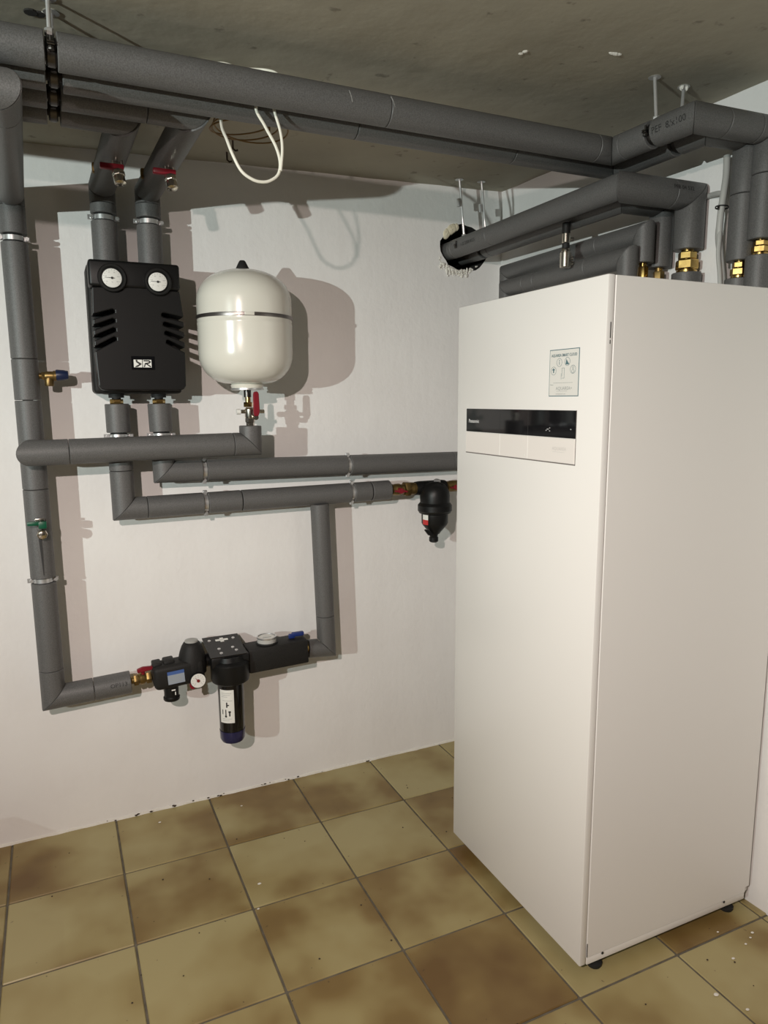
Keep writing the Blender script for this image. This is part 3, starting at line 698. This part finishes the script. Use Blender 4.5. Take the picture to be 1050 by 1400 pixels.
# emblem: a white rectangle cut by a black S and R
ex0, ex1, ez0, ez1, ey = -1.4285, -1.3800, 1.4815, 1.5030, -.1942
MB().box((ex0-.006, -.1930, ez0-.007), (ex1+.010, -.1915, ez1+.010), .0008, 1).build('emblem_plate', black_gloss, pu)
MB().box((ex0, ey+.0004, ez0), (-1.4056, -.1925, ez1)).box((-1.4036, ey+.0004, ez0), (ex1, -.1925, ez1)).build('emblem_field', paper, pu)
em = MB(); ew = ex1-ex0; eh = ez1-ez0
def E_(pts): em.flat([(ex0+a*ew, ey, ez0+c*eh) for a, c in pts])
E_([(.10, .98), (.22, .98), (.20, .80), (.42, .52), (.30, .40), (.14, .66)])
E_([(.42, .52), (.30, .40), (.10, .16), (.06, .02), (.22, .06), (.44, .40)])
def stroke(pts, wd):
    for (a, c), (a2, c2) in zip(pts, pts[1:]):
        d = V((a2-a, 0, (c2-c)*eh/ew)); d.normalize(); n_ = V((-d.z, 0, d.x))*wd; o_ = (a-d.x*wd*.6, c-d.z*wd*.6*ew/eh, a2+d.x*wd*.6, c2+d.z*wd*.6*ew/eh)
        E_([(o_[0]-n_.x, o_[1]-n_.z*ew/eh), (o_[2]-n_.x, o_[3]-n_.z*ew/eh), (o_[2]+n_.x, o_[3]+n_.z*ew/eh), (o_[0]+n_.x, o_[1]+n_.z*ew/eh)])
stroke([(.58, .88), (.86, .86), (.93, .72), (.84, .58), (.66, .50)], .036)
stroke([(.70, .50), (.94, .10)], .036)
stroke([(.655, .54), (.59, .08)], .030)
em.build('emblem_letters', ink_black, pu)
for x, z0 in ((-1.472, 1.376), (-1.350, 1.376)):
    t = thing('brass_union', 'brass union under the %s outlet of the black pump unit' % ('left' if x < -1.4 else 'right'), 'fitting', (x, YP, z0), 'brass unions under the pump unit')
    MB().hexa((x, YP, z0), (0, 0, 1), .019, .016).build('nut', brass, t)
    MB().lathe([(.013, 0), (.013, .02)], (x, YP, z0+.014), seg=16).lathe([(.022, 0), (.022, .014)], (x, YP, z0+.020), seg=20).build('collar', black_mat, t)

# ================================================================ EXPANSION VESSEL
tx, ty, tr = -1.095, -.162, .1425
ev = thing('expansion_vessel', 'glossy cream expansion vessel with a metal clamping band and black top cap', 'tank', (tx, ty, 1.42))
prof = []
for k in range(9):
    a = PI/2*k/8; prof.append((.048+(tr-.048)*math.sin(a)**.9, 1.527-.090*math.cos(a)))
prof += [(tr, 1.56), (tr, 1.606), (tr+.0008, 1.612), (tr+.0008, 1.615), (tr, 1.617), (tr, 1.626)]
MB().lathe([(.047, 1.424), (.050, 1.432)]+prof, (tx, ty, 0), seg=56).build('lower_shell', tank_m, ev)
pr2 = [(tr, 1.626), (tr, 1.66), (tr, 1.682)]
for k in range(1, 11):
    a = PI/2*k/10; pr2.append((tr*math.cos(a)**.82, 1.682+.094*math.sin(a)))
MB().lathe(pr2, (tx, ty, 0), seg=56).build('upper_shell', tank_m, ev)
MB().lathe([(tr-.002, 1.6265), (tr+.0028, 1.6275), (tr+.0034, 1.632), (tr+.0028, 1.6375), (tr-.002, 1.6385)], (tx, ty, 0), seg=56, caps=False).build('clamping_band', mat('band_steel', (.22, .20, .19), .35, .9), ev)
MB().box((tx-.036, ty-tr-.0042, 1.628), (tx-.008, ty-tr+.004, 1.6375), .001).build('band_glint', tank_m, ev)  # cream block paints a white reflection onto the band's front
MB().lathe([(.022, 0), (.021, .006), (.010, .028), (.007, .031)], (tx-.002, ty, 1.772), seg=20).build('cap', black_mat, ev)
MB().lathe([(.044, 0), (.050, .001), (.050, .006), (.046, .007)], (tx, ty, 1.4175), seg=32).build('flange', steel, ev)
MB().box((tx-.02, ty+tr-.004, 1.60), (tx+.02, -.001, 1.66), .002).build('wall_bracket', steel, ev)
vv = thing('shutoff_valve', 'nickel shut-off valve with a red lever beneath the cream vessel', 'valve', (tx+.006, ty, 1.306))
MB().lathe([(.013, 0), (.013, .012), (.0155, .014), (.0155, .026)], (tx+.006, ty, 1.306), seg=6).lathe([(.015, 0), (.0165, .006), (.0165, .028), (.012, .034)], (tx+.006, ty, 1.331), seg=20).build('valve_body', nickel, vv)
MB().hexa((tx+.001, ty, 1.366), (0, 0, 1), .0140, .015).lathe([(.0085, 0), (.0085, .018)], (tx+.001, ty, 1.380), seg=14).build('nut', brass, vv)
MB().lathe([(.0115, 0), (.0115, .022)], (tx, ty, 1.396), seg=14).build('tailpiece', dark_steel, vv)
MB().lathe([(.006, 0), (.006, .075)], (tx-.024, ty, 1.352), (1, 0, 0), 12).build('stem', nickel, vv)
MB().lathe([(.0085, 0), (.0085, .012)], (tx-.036, ty, 1.352), (1, 0, 0), 12).build('vent_cap', paper, vv)
b = MB(); b.prism([(tx+.012, -.188, 1.412), (tx+.022, -.188, 1.414), (tx+.027, -.188, 1.408), (tx+.029, -.188, 1.352), (tx+.024, -.188, 1.338), (tx+.012, -.188, 1.338), (tx+.009, -.188, 1.35), (tx+.010, -.188, 1.405)], (0, -.009, 0), .002); b.build('lever', redp, vv)
MB().lathe([(.008, 0), (.008, .02)], (tx+.018, ty-.008, 1.334), (0, -1, 0), 12).build('lever_bolt', nickel, vv)

# ================================================================ DIRT SEPARATOR on the lower run
def butterfly(x0, label, L=.055):
    t = thing('ball_valve', label, 'valve', (x0, YP, 1.066), 'brass ball valves')
    MB().lathe([(.016, 0), (.016, .006), (.019, .008), (.019, .016), (.021, .022), (.021, L-.016), (.018, L-.012), (.018, L)], (x0, YP, 1.066), (1, 0, 0), 18).build('valve_body', brass_old, t)
    b = MB(); b.lathe([(.009, 0), (.009, .014)], (x0+L*.55, YP-.018, 1.066), (0, -1, 0), 12); b.prism([(x0+.006, YP-.030, 1.068), (x0+.020, YP-.030, 1.067), (x0+.026, YP-.030, 1.074), (x0+.036, YP-.030, 1.074), (x0+.044, YP-.030, 1.066), (x0+.056, YP-.030, 1.064), (x0+.056, YP-.030, 1.058), (x0+.042, YP-.030, 1.059), (x0+.034, YP-.030, 1.054), (x0+.026, YP-.030, 1.056), (x0+.018, YP-.030, 1.061), (x0+.006, YP-.030, 1.062)], (0, -.006, 0), .001); b.build('handle', redp, t)
    return t
butterfly(-.570, 'brass ball valve with red butterfly handle, left of the black separator')
nutb = thing('brass_union', 'dull brass union between the red-handled valve and the black separator', 'fitting', (-.49, YP, 1.066))
MB().hexa((-.512, YP, 1.066), (1, 0, 0), .027, .022).lathe([(.023, 0), (.023, .014), (.021, .016), (.021, .030)], (-.490, YP, 1.066), (1, 0, 0), 20).build('nut', brass_old, nutb)
MB().lathe([(.019, 0), (.019, .012)], (-.462, YP, 1.066), (1, 0, 0), 20).build('ring', steel, nutb)
sx_, sy_ = -.405, -.118
ds = thing('dirt_separator', 'black bell-shaped dirt separator hanging beside the cabinet', 'filter', (sx_, sy_, .87))
MB().lathe([(.060, .983), (.0625, .986), (.0625, 1.006), (.058, 1.012), (.054, 1.016), (.0545, 1.040), (.052, 1.056), (.045, 1.072), (.033, 1.083), (.015, 1.090), (.002, 1.091)], (sx_, sy_, 0), seg=36).build('upper_housing', black, ds)
MB().lathe([(.002, .9), (.018, .9), (.022, .906), (.044, .932), (.0485, .940), (.049, .974), (.058, .978), (.060, .983)], (sx_, sy_, 0), seg=36).build('lower_housing', black, ds)
MB().lathe([(.012, .868), (.017, .872), (.017, .886), (.014, .890), (.016, .896), (.016, .906)], (sx_-.004, sy_, 0), seg=12).build('drain_plug', black, ds)
MB().prism([(sx_-.016, sy_-.01, .908), (sx_-.046, sy_-.01, .922), (sx_-.050, sy_-.01, .918), (sx_-.034, sy_-.01, .898), (sx_-.016, sy_-.01, .896)], (0, -.01, 0), .001).build('drain_lever', black, ds)
MB().lathe([(.014, 0), (.014, .014), (.008, .018)], (sx_+.018, YP-.02, 1.080), (0, -.2, 1), 6).build('vent_plug', steel, ds)
MB().hexa((sx_-.062, YP, 1.066), (1, 0, 0), .026, .124, 16).build('inlet', black, ds)
lb = MB()
for k in range(6):
    a0 = PI+.02+k*.09; a1 = a0+.09; R_ = .0496
    lb.flat([(sx_+math.cos(a)*R_, sy_+math.sin(a)*R_, z) for a, z in ((a0, .956), (a1, .956), (a1, .974), (a0, .974))])
lb.build('label', paper, ds)
lb = MB()
for k in range(6):
    a0 = PI+.02+k*.09; a1 = a0+.09; R_ = .0496
    lb.flat([(sx_+math.cos(a)*R_, sy_+math.sin(a)*R_, z) for a, z in ((a0, .938), (a1, .938), (a1, .956), (a0, .956))])
lb.build('label', ink_red, ds)
butterfly(-.343, 'brass ball valve with red butterfly handle, half hidden behind the cabinet edge', .09)

# ================================================================ WATER FILLING GROUP at the bottom
ZB = .512; YB = -.085
bv = thing('ball_valve', 'brass ball valve with red lever at the end of the bottom left pipe', 'valve', (-1.45, YB, ZB))
MB().lathe([(.012, 0), (.012, .014)], (-1.486, YB, ZB-.002), (1, 0, .04), 14).hexa((-1.474, YB, ZB-.001), (1, 0, .04), .019, .014).lathe([(.015, 0), (.020, .006), (.020, .016), (.016, .022), (.016, .04)], (-1.460, YB, ZB), (1, 0, .04), 18).hexa((-1.436, YB, ZB+.001), (1, 0, .04), .020, .016).build('valve_body', brass_old, bv)
MB().lathe([(.006, 0), (.006, .02)], (-1.445, YB-.006, ZB+.012), (0, -.2, 1), 10).prism([(-1.462, YB-.018, ZB+.024), (-1.410, YB-.018, ZB+.030), (-1.410, YB-.018, ZB+.040), (-1.446, YB-.018, ZB+.042), (-1.464, YB-.018, ZB+.036)], (0, .012, 0), .002).build('lever', redp, bv)
rg = thing('filling_valve', 'black foam-cased pressure reducer with a small round gauge', 'valve', (-1.34, YB, .43))
Mr = Matrix.Translation((-1.335, YB-.012, .522)) @ Matrix.Rotation(-.06, 4, 'Y')
b = MB(); b.box((-.083, -.040, -.040), (.076, .040, .038), .016, 4, Mr)
b.box((-.080, -.020, .030), (-.052, .028, .046), .005, 2, Mr); b.box((-.046, -.020, .030), (-.012, .028, .048), .005, 2, Mr); b.build('casing', dark_epp, rg)
MB().lathe([(.044, .510), (.046, .540), (.044, .558), (.039, .580), (.032, .600), (.025, .611), (.022, .613)], (-1.291, YB-.008, 0), seg=28).build('dome', dark_epp, rg)
MB().lathe([(.021, .612), (.021, .618), (.019, .619)], (-1.291, YB-.008, 0), (0, 0, 1), 28).build('dome_cap', mat('grey_cap', (.36, .36, .34), .5, bump=(300, .4, .001)), rg)
MB().lathe([(.024, .430), (.026, .433), (.026, .440), (.023, .444), (.023, .50)], (-1.362, YB-.012, 0), seg=24).build('drain_cup', black, rg)
MB().box((-1.364, YB-.0358, .467), (-1.352, YB-.034, .471)).box((-1.354, YB-.0358, .452), (-1.351, YB-.034, .462)).build('cup_mark', paper, rg)
Ml = Matrix.Translation((-1.350, YB-.0525, .518)) @ Matrix.Rotation(-.06, 4, 'Y')
MB().box((-.026, -.0006, -.021), (.026, .001, .010), 0, 1, Ml).build('label', label_grey, rg)
MB().box((-.026, -.0008, .010), (.026, .001, .021), 0, 1, Ml).build('label', ink_blue, rg)
b = MB()
for z in (.004, -.002, -.008, -.014): b.box((-.022, -.0009, z-.0008), (.016, .0005, z+.0008), 0, 1, Ml)
b.build('label_text', ink_grey, rg)
gx, gz, gy = -1.286, .503, YB-.072
MB().lathe([(.012, 0), (.012, .03)], (gx, YB-.035, gz), (0, -1, 0), 14).lathe([(.0250, 0), (.0250, .012)], (gx, gy+.009, gz), (0, -1, 0), 28).build('gauge_case', black, rg)
dl = MB().lathe([(.0232, 0), (.0232, .002)], (gx, gy-.0025, gz), (0, -1, 0), 28).build('dial', dial_m, rg)
yb = gy-.0049; tk = MB()
for k in range(11):
    a = math.radians(225-k*27); p = [V((gx+math.cos(a)*q, yb, gz+math.sin(a)*q)) for q in (.0160, .0190)]; t = V((-math.sin(a), 0, math.cos(a)))*.0006
    tk.flat([p[0]-t, p[1]-t, p[1]+t, p[0]+t])
for k, s in enumerate('01234'):
    a = math.radians(225-k*67.5); text_flat(tk, s, .005, (gx+math.cos(a)*.0125, yb, gz+math.sin(a)*.0125-.0017), (1, 0, 0), (0, 0, 1), 'CENTER')
tk.build('scale_marks', ink_grey, dl)
MB().lathe([(.005, 0), (.005, .002)], (gx, yb, gz), (0, -1, 0), 14).prism([(gx-.001, yb-.0006, gz-.001), (gx+.001, yb-.0006, gz+.001), (gx-.011, yb-.0006, gz+.013)], (0, -.0008, 0)).build('needle', mat('dark_red', (.18, .01, .01), .5), dl)
MB().prism([(gx-.025, gy-.001, gz-.006), (gx-.010, gy-.001, gz-.022), (gx-.010, gy-.001, gz-.026), (gx-.021, gy-.001, gz-.027), (gx-.026, gy-.001, gz-.018)], (0, .008, 0), .001).build('red_marker', redp, rg)
# filter cartridge
fx_, fy_ = -1.174, -.118
fl = thing('filter_cartridge', 'black water filter cartridge with a perforated mounting plate and white label', 'filter', (fx_, fy_, .26))
MB().lathe([(.056, .470), (.061, .474), (.063, .482), (.0635, .535), (.060, .540), (.050, .545), (.046, .560)], (fx_, fy_, 0), seg=36).box((fx_-.066, fy_-.03, .525), (fx_+.06, fy_+.03, .565), .008, 2).build('head', black, fl)
for s in (-1, 1): MB().lathe([(.020, 0), (.022, .004), (.022, .022)], (fx_+s*.052, YB, .540), (s, 0, 0), 20).build('port', black, fl)
MB().lathe([(.041, .302), (.0415, .306), (.0430, .470)], (fx_, fy_, 0), seg=36).build('canister', black_gloss, fl)
MB().lathe([(.025, .258), (.036, .262), (.041, .272), (.0425, .302)], (fx_, fy_, 0), seg=36).build('bowl', bowl_m, fl)
def strip(mb, a0, a1, z0, z1, R_, n=8):
    for k in range(n):
        q0 = a0+(a1-a0)*k/n; q1 = a0+(a1-a0)*(k+1)/n
        mb.flat([(fx_+math.cos(a)*R_, fy_+math.sin(a)*R_, z) for a, z in ((q0, z0), (q1, z0), (q1, z1), (q0, z1))])
    return mb
AC = 1.5*PI  # towards -y
strip(MB(), AC-1.15, AC-.02, .338, .452, .0440).build('label', paper, fl)
b = MB()
for a0, a1, z0, z1 in ((-.62, -.52, .392, .410), (-.62, -.40, .398, .402), (-.70, -.62, .362, .385), (-.74, -.58, .358, .364), (-.42, -.32, .362, .378), (-.46, -.28, .374, .380), (-.95, -.88, .368, .384)):
    strip(b, AC+a0, AC+a1, z0, z1, .0443, 3)
b.build('label_drawing', ink_black, fl)
b = MB()
for a0, a1, z in ((-1.0, -.2, .440), (-1.0, -.3, .434), (-1.0, -.5, .428), (-.9, -.15, .415), (-.95, -.2, .352), (-.95, -.4, .346)): strip(b, AC+a0, AC+a1, z, z+.0012, .0442, 4)
b.build('label_text', ink_grey, fl)
# perforated plate: sits almost level on the head, up against the wall
pz = lambda y: .566+.26*(y+.14)
pl = MB(); px_ = (-1.246, -1.124); py_ = (-.150, -.030)
pl.prism([(px_[0]+.004, py_[0], pz(py_[0])), (px_[1], py_[0], pz(py_[0])), (px_[1]-.002, py_[1], pz(py_[1])), (px_[0], py_[1], pz(py_[1]))], (0, 0, .003)); pl.build('mounting_plate', black_gloss, fl)
def onplate(x, y, h=.0032): return (x, y, pz(y)+h)
b = MB()
for x0, y0, x1, y1 in ((-1.206, -.060, -1.164, -.050), (-1.191, -.067, -1.179, -.043)): b.flat([onplate(x0, y0), onplate(x1, y0), onplate(x1, y1), onplate(x0, y1)])
b.build('plate_slot', paper, fl)
for x, y in ((-1.226, -.052), (-1.146, -.052), (-1.205, -.105), (-1.160, -.105), (-1.203, -.130), (-1.152, -.124)):
    MB().lathe([(.0055, 0), (.0055, .002), (.003, .003)], onplate(x, y, .002), (0, -.25, 1), 8).build('plate_screw', steel, fl)
tag(MB().lathe([(.013, 0), (.013, .006), (.018, .008), (.018, .018), (.013, .02), (.013, .03)], (-1.262, YB, .532), (1, 0, .05), 14).build('pipe_nipple', brass_old), 'small brass nipple between the pressure reducer and the filter head', 'fitting')
# water meter block
wm = thing('water_meter', 'long black foam block with a round glass meter and blue valve', 'meter', (-1.01, YB, .48))
b = MB(); Mw = Matrix.Translation((-1.012, YB-.005, .530)) @ Matrix.Rotation(-.03, 4, 'Y')
b.box((-.101, -.042, -.043), (.107, .042, .040), .005, 2, Mw); b.build('casing', dark_epp, wm)
MB().lathe([(.037, 0), (.037, .004)], (-1.040, YB-.006, .571), seg=30).build('meter_recess', black_mat, wm)
MB().lathe([(.0325, 0), (.0325, .016), (.030, .018)], (-1.040, YB-.006, .572), seg=30).build('meter_body', mat('meter_grey', (.45, .45, .43), .3), wm)
MB().lathe([(.029, 0), (.029, .001)], (-1.040, YB-.006, .590), seg=30).build('meter_face', dial_m, wm)
b = MB(); text_flat(b, '00012', .009, (-1.040, YB-.002, .5915), (1, 0, 0), (0, 1, 0), 'CENTER'); b.box((-1.056, YB-.016, .5912), (-1.026, YB-.010, .5914)); b.build('meter_print', ink_grey, wm)
MB().lathe([(.033, 0), (.0335, .001), (.0335, .006), (.029, .006)], (-1.040, YB-.006, .588), seg=30, caps=False).build('meter_ring', steel, wm)
MB().lathe([(.006, 0), (.006, .014)], (-.944, YB, .571), seg=10).box((-.950, YB-.012, .578), (-.908, YB+.004, .592), .003).box((-.962, YB-.010, .572), (-.940, YB+.002, .588), .003).build('handle', bluep, wm)
tag(MB().lathe([(.012, 0), (.012, .004), (.018, .006), (.018, .014), (.012, .016), (.012, .022)], (-.908, YB, .527), (1, 0, -.02), 12).build('pipe_nipple', brass), 'brass nipple between the water meter block and the short vertical pipe', 'fitting')
